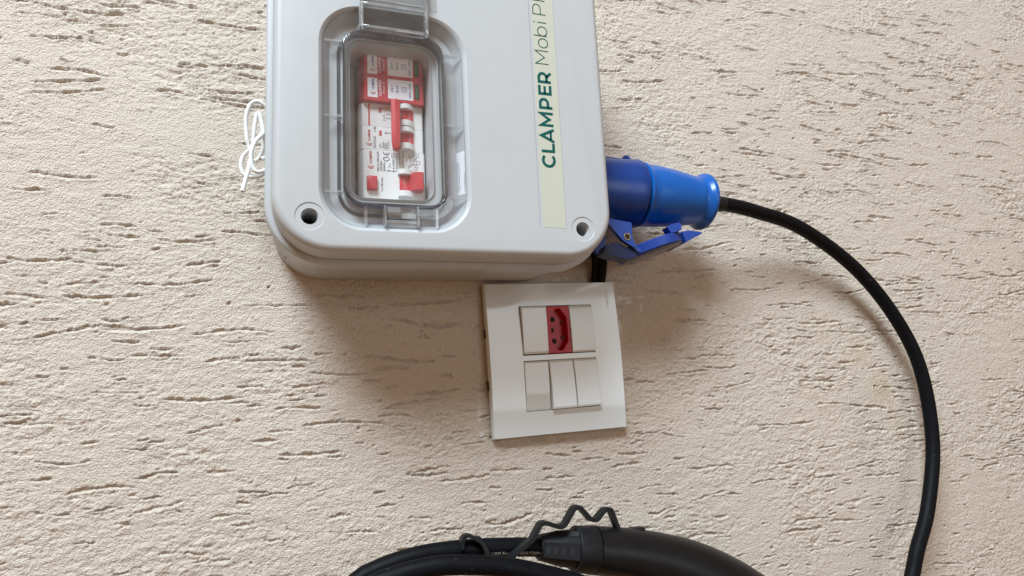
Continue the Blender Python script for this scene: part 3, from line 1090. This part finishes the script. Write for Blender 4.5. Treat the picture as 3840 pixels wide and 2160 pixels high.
ribbon(lt, [(21.1, -78.0), (23.1, -78.0), (23.1, -74.4), (21.1, -74.4)], 0.25, PL, True)
ribbon(lt, [(21.6, -77.4), (22.6, -76.6), (21.6, -75.8), (22.6, -75.0)], 0.2, PL)
for bx in ((33.4, -77.4, 35.2, -75.0), (37.0, -77.6, 39.0, -75.6), (37.2, -86.2, 39.2, -84.2)):
    ribbon(lt, [(bx[0], bx[1]), (bx[2], bx[1]), (bx[2], bx[3]), (bx[0], bx[3])], 0.22, PL, True)
ribbon(lt, arc(38.0, -80.6, 1.1, 2.6, 0, 360, 20)[:-1], 0.22, PL, True)
for pl in ([(33.0, -86.0), (33.0, -83.2), (36.0, -82.6)], [(35.2, -76.2), (37.0, -76.4)], [(36, -79.4), (41, -79.4)], [(36, -81.8), (39.8, -81.8), (39.8, -85), (39.2, -85)],
           [(34.6, -80.2), (36.2, -78.6)], [(34.8, -83.0), (36.4, -81.2)], [(34.3, -77.4), (34.3, -79.6), (34.9, -84.4), (33, -84.4)], [(39, -76.4), (40.6, -76.4), (40.6, -74.2), (36.4, -74.2)]):
    ribbon(lt, pl, 0.22, PL)
obj('lettering', lt, 'greyprint', rcd, 0)

# ------------------------------------------------------------------ blue plug and its cable
plug = thing('power_plug', 'glossy blue industrial plug pushed into the socket on the box side, with black cable', 'plug', (240, -50, -85))
P0 = AX0 + AD * 54.2
bm = bmesh.new()
lathe(bm, P0, P0 + AD * 100, [(-10, 20), (1.6, 22), (1.8, 27.2), (2.4, 28.0), (4.2, 28.1), (5.2, 27.4), (6.2, 26.9), (12, 26.8), (22, 26.3), (33, 25.2), (46, 23.3), (55, 22.0), (60.0, 21.5), (61, 21.0)], 72)
h_ = obj('handle', bm, 'blue', plug, 40)
bm = bmesh.new()
lathe(bm, P0, P0 + AD * 100, [(54, 21.0), (60.4, 21.6), (63.4, 22.6), (65.2, 24.6), (66.6, 25.1), (68.4, 25.0), (69.8, 23.8), (70.4, 21.6), (69.8, 17), (68, 9)], 72)
obj('end_flange', bm, 'blue', plug, 50)
bm = bmesh.new()
P1 = P0 + AD * 66
lathe(bm, P1, P1 + AD * 50, [(-4, 9.4), (6, 9.3), (12, 8.6), (15, 8.4), (16.0, 7.4), (24, 6.9), (25, 6.3)], 40)
obj('cable_boot', bm, 'rubber', plug, 40)
cb = [tuple(P1 + AD * 4), tuple(P1 + AD * 18), (335.0, -47.5, -87.6), (365.3, -42, -90.2), (424.4, -33, -101.1), (493.4, -25, -136.7), (541.3, -22, -185.3), (568.7, -21, -240.4), (570.6, -22, -312.7), (547.4, -26, -374.8),
      (519.5, -32, -410.3), (501.8, -38, -430.7), (478, -44, -462), (448, -50, -500)]
bm = bmesh.new()
tube(bm, catmull(cb, 10), 6.5, 24)
obj('cable', bm, 'cable', plug, 60)

# ------------------------------------------------------------------ charging connector along the lower edge
gun = thing('charging_connector', 'black vehicle charging handle lying along the bottom edge, cable leaving left', 'charging connector', (220, -60, -400))
RC = [(-60, -58, -412), (-32, -59, -387), (-3.4, -60, -366.3), (7.1, -60, -361.5), (25.1, -60, -356.9), (43.6, -60, -354.6), (62.4, -60, -354.2), (83.5, -60, -355.0),
      (105.1, -60, -356.8), (126.8, -60, -359.3), (140, -60, -361.4)]
rc = catmull(RC, 8)
bm = bmesh.new()
tube(bm, rc, 6.6, 24)
gc = obj('cable', bm, 'cable', gun, 60)
# printing along the jacket
bm = bmesh.new()
cum = [0.0]
for p, q in zip(rc[:-1], rc[1:]):
    cum.append(cum[-1] + (q - p).length)
i85 = min(range(len(rc)), key=lambda i: abs(rc[i].x - 84))


def oncable(s, hgt, phi0=-0.50, r_=6.68):
    s = s + cum[i85]
    i = max(0, min(len(cum) - 2, int(np.searchsorted(cum, s)) - 1))
    t_ = (s - cum[i]) / (cum[i + 1] - cum[i])
    p = rc[i].lerp(rc[i + 1], t_)
    d = (rc[i + 1] - rc[i]).normalized()
    n_y = Vector((0, -1, 0))
    n_z = n_y.cross(d)
    if n_z.z < 0:
        n_z = -n_z
    ph = phi0 + hgt / 6.6
    return p + n_y * r_ * math.cos(ph) + n_z * r_ * math.sin(ph)


for s_, a, b, hh in (('2', 1.0, 1.9, 1.3), ('+1X0.5mm', 2.2, 21.5, 2.5), ('450/750V', 26.0, 43.0, 2.5)):
    v, fcs = glyphs(s_, 0.012)
    vv = [bm.verts.new(oncable(a + (b - a) * p, -1.2 + (1.4 if s_ == '2' else 0) + hh * q)) for p, q in v]
    for fc in fcs:
        bm.faces.new([vv[i] for i in fc])
obj('lettering', bm, mat('print_pale', (0.42, 0.43, 0.45), 0.6), gc, 0)
# ribbed strain relief with slots
A0, A1 = Vector((125.6, -60, -359.3)), Vector((153.6, -60, -363.4))
ad = (A1 - A0).normalized()
bm = bmesh.new()
lathe(bm, A0, A1, [(0, 6.4), (0, 8.4), (0.8, 9.1), (6, 10.2), (14, 12.0), (22, 13.2), (28.4, 14.0), (28.4, 6)], 48)
rel = obj('strain_relief', bm, 'rubber', gun)
# flat vent panel carrying four slots, and two raised ribs
e_x = ad
e_n = Vector((0.0, -1, 0.08)).normalized()
e_z = e_x.cross(e_n)
if e_z.z < 0:
    e_z = -e_z


def PF(a, b, c):
    return A0 + e_x * a + e_n * c + e_z * b


bm = bmesh.new()
loft(bm, [[PF(a, b, c0_) for a, b, c0_ in ((1.0, -6.0, 7.2), (27.6, -7.2, 11), (27.6, -7.2, 14.4), (1.0, -6.0, 9.8))],
          [PF(a, b, c0_) for a, b, c0_ in ((1.0, 4.6, 7.2), (27.6, 4.8, 11), (27.6, 4.8, 14.6), (1.0, 4.6, 10.0))]])
bmesh.ops.bevel(bm, geom=bm.edges[:], offset=0.35, segments=2, affect='EDGES')
obj('vent_panel', bm, 'rubber', rel)
for a in (3.9, 9.0, 15.0, 21.6):
    bm = bmesh.new()
    pts = [(a + dx * 1.0, dz) for dx, dz in [(1.55 * math.cos(t), (1.4 if math.sin(t) >= 0 else -1.4) + 1.55 * math.sin(t) - 1.0) for t in [k * 2 * math.pi / 24 for k in range(24)]]]
    loft(bm, [[PF(p, q, 8.5 + 0.168 * p) for p, q in pts], [PF(p, q, 10.05 + 0.175 * p) for p, q in pts]])
    obj('slot', bm, 'dark', rel)
for b0, b1 in ((9.4, 10.6), (5.2, 6.2)):
    bm = bmesh.new()
    loft(bm, [[PF(a, b0, c0_) for a, c0_ in ((4, 4), (27.8, 7), (27.8, 11.0), (5, 4.6))], [PF(a, b1 + 2, c0_) for a, c0_ in ((12, 4), (27.8, 6), (27.8, 9.8), (14, 5))]])
    obj('rib', bm, 'rubber', rel)
bm = bmesh.new()
C0, C1 = Vector((153.2, -60, -363.4)), Vector((170.6, -60, -366.2))
lathe(bm, C0, C1, [(0, 12), (0, 15.6), (0.8, 16.4), (15.4, 17.4), (16.4, 16.9), (16.4, 14)], 56)
obj('collar', bm, 'rubber', gun)
GC = [(169.8, -60, -366.2), (182, -60, -368.6), (200, -60, -372.6), (222, -60, -379.0), (250, -60, -390.0), (275, -60, -404.0), (297, -60, -420.0), (316, -60, -440), (332, -60, -464)]
GRd = [17.3, 17.9, 18.8, 20.2, 22.6, 25.0, 27.0, 28.6, 29.5]
gp = catmull(GC, 6)
gr = [v.x for v in catmull([(r_, 0, 0) for r_ in GRd], 6)]
cutn = 36
bm = bmesh.new()
tube(bm, gp[:cutn + 1], gr[:cutn + 1], 48)
obj('handle', bm, 'gun', gun, 50)
bm = bmesh.new()
tube(bm, gp[cutn:], [r_ + 0.3 for r_ in gr[cutn:]], 48)
obj('head', bm, 'gunhead', gun, 50)
bm = bmesh.new()
tube(bm, [gp[cutn - 1].lerp(gp[cutn], 0.75), gp[cutn].lerp(gp[cutn + 1], 0.02)], [gr[cutn] + 0.25] * 2, 48)
obj('seam', bm, 'dark', gun, 50)
bm = bmesh.new()
q = gp[14]
box(bm, 203, 214, -62, -54, -358, -354.0, 1.2)
obj('release_button', bm, 'rubber', gun)

loopc = thing('charging_cable', 'thick black cable loop crossing in front of the charging handle at the bottom', 'cable', (60, -80, -360))
LP = [(-60, -70, -410), (-30, -75, -383), (1.0, -79, -366.5), (18.1, -80, -361.5), (39.2, -81, -358.6), (57.2, -82, -358.8), (85.0, -83, -362.6), (104.1, -84, -367.2), (123.5, -84.5, -373.4),
      (143.4, -85, -380.6), (165.6, -85, -390.5), (190, -85, -404), (215, -84, -424)]
bm = bmesh.new()
tube(bm, catmull(LP, 10), 6.6, 28)
obj('jacket', bm, 'cable', loopc, 60)


def flat(bm, pts, wy, th, ycs):
    """flat strap bent in the x-z plane, wy wide across the wall direction"""
    P = [Vector((p[0], p[1])) for p in pts]
    N = len(P)
    lo, hi = [], []
    for i in range(N):
        a, c = P[max(i - 1, 0)], P[min(i + 1, N - 1)]
        d = (c - a).normalized()
        n = Vector((-d.y, d.x))
        lo.append(P[i] - n * th / 2)
        hi.append(P[i] + n * th / 2)
    loops = [[(lo[i].x, ycs[i] - wy / 2, lo[i].y), (lo[i].x, ycs[i] + wy / 2, lo[i].y), (hi[i].x, ycs[i] + wy / 2, hi[i].y), (hi[i].x, ycs[i] - wy / 2, hi[i].y)] for i in range(N)]
    loft(bm, loops)


def round_poly(P, r_):
    out_ = [Vector(P[0])]
    for i in range(1, len(P) - 1):
        a, b, c = Vector(P[i - 1]), Vector(P[i]), Vector(P[i + 1])
        ra = min(r_, (a - b).length * 0.45)
        rc_ = min(r_, (c - b).length * 0.45)
        s_, e_ = b + (a - b).normalized() * ra, b + (c - b).normalized() * rc_
        for k in range(7):
            t_ = k / 6
            out_.append((s_ * (1 - t_) + b * t_) * (1 - t_) + (b * (1 - t_) + e_ * t_) * t_)
    out_.append(Vector(P[-1]))
    return out_


strap = thing('rubber_strap', 'zigzag black rubber strap looped over the cable and hooked above the charging handle', 'strap', (140, -70, -350))
Z = [(97.5, -363.5), (101.9, -359.5), (116.5, -350.6), (123.2, -340.9), (127.0, -340.4), (138.6, -344.8), (142.6, -344.2), (151.6, -333.0), (156.1, -332.6), (165.4, -342.9), (170.0, -343.3),
     (177.8, -337.0), (183.0, -337.2), (188.2, -351.5), (189.5, -356)]
zp = round_poly(Z, 1.6)
bm = bmesh.new()
flat(bm, zp, 7.0, 3.0, [-72 + 8 * min(1, max(0, (p.x - 120) / 70)) for p in zp])
obj('band', bm, 'rubber', strap, 40)
bm = bmesh.new()
R_ = catmull([(66.6, -352.5), (66.9, -348.2), (68.3, -344.9), (71.2, -344.0), (75.5, -345.9), (79.6, -348.8), (82.2, -353.2), (84.6, -358.4), (86, -363)] and
             [(66.6, 0, -352.5), (66.9, 0, -348.2), (68.3, 0, -344.9), (71.2, 0, -344.0), (75.5, 0, -345.9), (79.6, 0, -348.8), (82.2, 0, -353.2), (84.6, 0, -358.4), (86, 0, -363)], 6)
flat(bm, [(p.x, p.z) for p in R_], 7.0, 2.5, [-66 - 4 * min(1, max(0, (p.x - 66) / 18)) for p in R_])
box(bm, 77.6, 80.4, -69, -62, -349.5, -345.6, 0.4)
obj('loop', bm, 'rubber', strap, 40)

# ------------------------------------------------------------------ wall plate with switches and the red outlet
beta = 0.0265
PT = Vector((108.5, 0, -155.9))
cB, sB = math.cos(beta), math.sin(beta)


def TP(p):                                   # plate frame: p.x across, p.y out of the wall, p.z down from the top edge (negative)
    return Vector((PT.x + cB * p.x - sB * p.z, p.y, PT.z + sB * p.x + cB * p.z))


sw = thing('switch_plate', 'glossy white wall plate with two rows of modules, below the grey box', 'switch plate', tuple(TP(Vector((60, 0, -64)))))
PW, PH = 121.6, 128.2


def yf(v):                                   # face of the plate bows outwards half way down
    return -(8.2 + 3.0 * math.sin(math.pi * min(1, max(0, v / PH))))


bm = bmesh.new()
us = [0, 0.5, 29.2, 96.5, PW - 0.5, PW]
vs_list = sorted(set([0, 0.5] + [round(k * 6.4, 2) for k in range(1, 20)] + [20.0, 62.0, 66.4, 108.2, PH - 0.5, PH]))
grid = {}
for i, u in enumerate(us):
    for j, v in enumerate(vs_list):
        edge = (i in (0, len(us) - 1)) or (j in (0, len(vs_list) - 1))
        y = yf(v) + (0.7 if edge else 0)
        grid[i, j] = bm.verts.new(TP(Vector((u, y, -v))))
for i in range(len(us) - 1):
    for j in range(len(vs_list) - 1):
        uu, vv_ = (us[i] + us[i + 1]) / 2, (vs_list[j] + vs_list[j + 1]) / 2
        if 29.2 < uu < 96.5 and (20.0 < vv_ < 62.0 or 66.4 < vv_ < 108.2):
            continue
        bm.faces.new((grid[i, j], grid[i + 1, j], grid[i + 1, j + 1], grid[i, j + 1]))
bd = [e_ for e_ in bm.edges if len(e_.link_faces) == 1]
ex = bmesh.ops.extrude_edge_only(bm, edges=bd)
nv = [g for g in ex['geom'] if isinstance(g, bmesh.types.BMVert)]
for v in nv:
    v.co.y = -2.2
pc = obj('cover', bm, 'ivory', sw, 50)
bm = bmesh.new()
ring = [(4, -4), (PW - 4, -4), (PW - 4, -PH + 4), (4, -PH + 4)]
loft(bm, [[TP(Vector((a, y, b))) for a, b in ring] for y in (1.5, -2.1)])
obj('backing', bm, 'gasket', sw)
for v0, v1 in ((38, 45.6), (81, 89)):
    bm = bmesh.new()
    box(bm, -0.9, 2.0, -4.4, -1.2, -v1, -v0, 0.2, T=TP)
    obj('clip', bm, 'gasket', sw)
bm = bmesh.new()
v, fcs = glyphs('MARGIRIUS', 0.0)
vv = [bm.verts.new(TP(Vector((114.2 - 2.6 * b, yf(22.5 - 15.5 * a) - 0.1, -22.5 + 15.5 * a)))) for a, b in v]
for fc in fcs:
    bm.faces.new([vv[i] for i in fc])
obj('lettering', bm, 'emboss', pc, 0)


def key(u0, u1, v0, v1, yt, yb, name='rocker', label=None, m='key', bow=0.5):
    """rocker face from height yt along its upper edge to yb along its lower edge (distance out of the wall, mm)"""
    t = bmesh.new()
    ES = [0, 0.022, 0.05, 0.3, 0.5, 0.7, 0.95, 0.978, 1]
    nu, nv_ = 8, 8
    g = {}
    for i in range(nu + 1):
        for j in range(nv_ + 1):
            a, b = ES[i], ES[j]
            u = u0 + (u1 - u0) * a
            v_ = v0 + (v1 - v0) * b
            y = -(yt + (yb - yt) * b + bow * math.sin(math.pi * b) + (3.0 * math.sin(math.pi * v_ / PH)))
            if i in (0, nu) or j in (0, nv_):
                y += 0.45
            g[i, j] = t.verts.new(TP(Vector((u + (0.35 if i == 0 else -0.35 if i == nu else 0) * 0, y, -v_))))
    for i in range(nu):
        for j in range(nv_):
            t.faces.new((g[i, j], g[i + 1, j], g[i + 1, j + 1], g[i, j + 1]))
    bd_ = [e_ for e_ in t.edges if len(e_.link_faces) == 1]
    ex_ = bmesh.ops.extrude_edge_only(t, edges=bd_)
    for q_ in ex_['geom']:
        if isinstance(q_, bmesh.types.BMVert):
            q_.co.y = -3.0
    return obj(name, t, m, sw, 40, label)


u = [29.5, 51.75, 74.0, 96.2]
key(u[0] + 0.2, u[1] + 0.6, 20.8, 61.0, 12.2, 9.2, label='white rocker left of the red outlet')
key(u[2] + 0.3, u[3] - 0.1, 20.6, 61.3, 10.2, 9.6, 'blank_insert', 'white module right of the red outlet')
key(u[0] + 0.1, u[1] - 0.2, 67.0, 107.8, 8.3, 7.9, label='left rocker of the lower row, lying flush')
key(u[1] + 0.2, u[2] - 0.2, 66.9, 107.6, 8.8, 12.8, label='middle rocker of the lower row, standing proud')
key(u[2] + 0.3, u[3] + 0.2, 66.9, 107.4, 8.9, 12.9, label='right rocker of the lower row, standing proud')
for k_, (v0, v1) in enumerate(((20.0, 62.0), (66.4, 108.2))):
    bm = bmesh.new()
    box(bm, 29.0, 96.8, -2.6, -2.3, -v1 - 0.3, -v0 + 0.3, T=TP)
    obj('module_frame', bm, 'gasket', sw)
# red outlet: body with a six-sided well and three pin holes
u0, u1, v0, v1 = u[1] + 0.8, u[2] + 0.1, 20.8, 61.2
ucn, vcn = 63.9, 41.0
hexo = [(-2.2, 18.2), (2.2, 18.2), (8.0, 10.2), (8.0, -10.2), (2.2, -18.2), (-2.2, -18.2), (-7.6, -10.2), (-7.6, 10.2)]
yF = 11.2
bm = bmesh.new()
outer = [(u0 - ucn, -(v0 - vcn)), (u1 - ucn, -(v0 - vcn)), (u1 - ucn, -(v1 - vcn)), (u0 - ucn, -(v1 - vcn))]


def q8(poly):
    (a, b), (c, d) = poly[0], poly[2]
    return [((a + c) / 2 - 0.3, b), ((a + c) / 2 + 0.3, b), (c, b * 0.5), (c, d * 0.5), ((a + c) / 2 + .3, d), ((a + c) / 2 - .3, d), (a, d * 0.5), (a, b * 0.5)]


# dense outer loop: 12 points with true corners so the face stays rectangular
def ring12(poly, hx):
    (a, b), (c, d) = poly[0], poly[2]
    O_ = [(hx[0][0], b), (hx[1][0], b), (c, b), (c, hx[2][1]), (c, hx[3][1]), (c, d), (hx[4][0], d), (hx[5][0], d), (a, d), (a, hx[6][1]), (a, hx[7][1]), (a, b)]
    mid = lambda p, q_: ((p[0] + q_[0]) / 2, (p[1] + q_[1]) / 2)
    I_ = [hx[0], hx[1], mid(hx[1], hx[2]), hx[2], hx[3], mid(hx[3], hx[4]), hx[4], hx[5], mid(hx[5], hx[6]), hx[6], hx[7], mid(hx[7], hx[0])]
    return O_, I_


O_, I_ = ring12(outer, hexo)
pl = lambda pts, y, k=1.0: [TP(Vector((ucn + a * k, -y, -vcn + b * k))) for a, b in pts]
loft(bm, [pl(O_, 3.0), pl(O_, yF - 0.4), pl(O_, yF, 0.985), pl(I_, yF, 1.0), pl(I_, yF - 0.5, 0.975), pl(I_, yF - 8.0, 0.95)], False, True)
ro = obj('outlet', bm, 'redout', sw, 25, 'red three-pin outlet in the upper row')
for a, b in ((-1.2, 9.4), (-2.9, 0.0), (-1.2, -9.4)):
    bm = bmesh.new()
    loft(bm, [[TP(Vector((ucn + a - 1.0 + 2.25 * math.cos(t), y, -vcn + b + 2.25 * math.sin(t)))) for t in [k * 2 * math.pi / 24 for k in range(24)]] for y in (-yF + 8.6, -yF + 7.93)])
    obj('pin_hole', bm, 'dark', ro)
for b in (6.4, -6.4):
    bm = bmesh.new()
    box(bm, ucn + 5.0, ucn + 6.6, -yF + 5.2, -yF + 7.9, -vcn + b - 1.2, -vcn + b + 1.2, 0.1, T=TP)
    obj('key_lug', bm, mat('lug_brown', (0.12, 0.05, 0.04), 0.5), ro)

# ------------------------------------------------------------------ loose wires
w1 = thing('white_wire', 'thin white wire in a tall loop, its long cut tip hanging lowest', 'wire', (-75, -30, -60), 'white wires beside the box')
W = [(-50, -22, -36), (-60, -27, -31.5), (-65.3, -30, -25.2), (-70.9, -31, -23.0), (-75.3, -31, -26.3), (-77.9, -30, -34.1), (-78.1, -29, -42.8), (-77.2, -29, -52.6), (-75.6, -28, -58.7),
     (-73.4, -30, -61.5), (-76.2, -31, -62.5), (-79.6, -30, -66.4), (-81.1, -30, -72.0), (-80.5, -30, -77.4), (-78.3, -30, -80.6), (-72.8, -30, -82.0), (-67.4, -29, -80.4), (-60, -27, -74.3), (-50, -24, -70)]
W = [(-50, -22, -36), (-60, -27, -31.5), (-65.3, -30, -25.2), (-70.9, -31, -23.0), (-75.3, -31, -26.3), (-77.9, -30, -34.1), (-78.1, -29, -42.8), (-77.2, -29, -52.6), (-75.6, -28, -58.9),
     (-74.0, -29, -64), (-74.6, -36, -72), (-76.3, -40, -82.9), (-77.8, -41, -90.1), (-79.3, -42, -97.0)]
bm = bmesh.new()
tube(bm, catmull(W, 10), 1.55, 14)
obj('insulation', bm, 'wirew', w1, 60)
bm = bmesh.new()
tube(bm, [(-79.2, -41.9, -96.4), (-79.38, -42.0, -97.35)], 0.75, 10)
obj('conductor', bm, 'copper', w1)
w2 = thing('white_wire', 'thin white wire knotted in narrow loops, touching the left side of the box', 'wire', (-70, -38, -60), 'white wires beside the box')
W = [(-48, -30, -68), (-60, -40, -77.5), (-64.5, -45, -81.4), (-68.7, -46, -83.2), (-71.9, -46, -81.3), (-73.6, -46, -75.5), (-73.4, -46, -67.7), (-70.9, -45, -59.9), (-67.6, -43, -54.8), (-66.2, -38, -50),
     (-66.9, -37, -43), (-68.7, -37, -35.6), (-70.6, -36, -35.8), (-71.8, -36, -43.0), (-72.6, -35, -54.2), (-73.6, -33, -60.5), (-76.4, -31, -62.8), (-79.6, -30, -66.4), (-81.1, -30, -72.0), (-80.5, -30, -77.4),
     (-78.3, -30, -80.9), (-72.8, -30, -82.1), (-67.4, -29, -80.2), (-60, -27, -74.3), (-50, -24, -70)]
bm = bmesh.new()
tube(bm, catmull(W, 10), 1.55, 14)
obj('insulation', bm, 'wirew', w2, 60)
W3 = [(-56, -36, -47), (-63.5, -36, -49.5), (-65.3, -36, -54), (-65.6, -36, -61), (-67.3, -36, -66.8), (-69.4, -36, -70.5), (-71.8, -37, -72.4)]
bm = bmesh.new()
tube(bm, catmull(W3, 8), 1.5, 14)
obj('insulation', bm, 'wirew', w2, 60)
W4 = [(-67.4, -42, -71.9), (-64.6, -40, -70.7), (-60, -37, -71.0), (-52, -34, -72)]
bm = bmesh.new()
tube(bm, catmull(W4, 6), 1.5, 14)
obj('insulation', bm, 'wirew', w2, 60)
bm = bmesh.new()
tube(bm, [(-67.1, -41.8, -71.8), (-67.75, -42.3, -72.1)], 0.7, 10)
obj('conductor', bm, 'copper', w2)

b1 = thing('black_cable', 'thin black cable running down into the plate, nearer the grey box', 'cable', (212, -8, -140), 'black cables into the plate')
bm = bmesh.new()
tube(bm, catmull([(198, -22, -90), (204, -16, -112), (210.5, -12, -130.2), (212.6, -8, -139.9), (212.8, -4.5, -150), (212.8, -1.5, -157.5)], 10), 2.6, 16)
obj('jacket', bm, 'cable', b1, 60)
b2 = thing('black_cable', 'thicker black cable running down into the plate, beside the thin one', 'cable', (220, -8, -140), 'black cables into the plate')
bm = bmesh.new()
tube(bm, catmull([(204, -26, -88), (211, -18, -112), (217.8, -13, -130.0), (219.4, -9.5, -139.7), (219.6, -5.5, -149), (219.4, -1.0, -157.5)], 10), 4.2, 20)
obj('jacket', bm, 'cable', b2, 60)
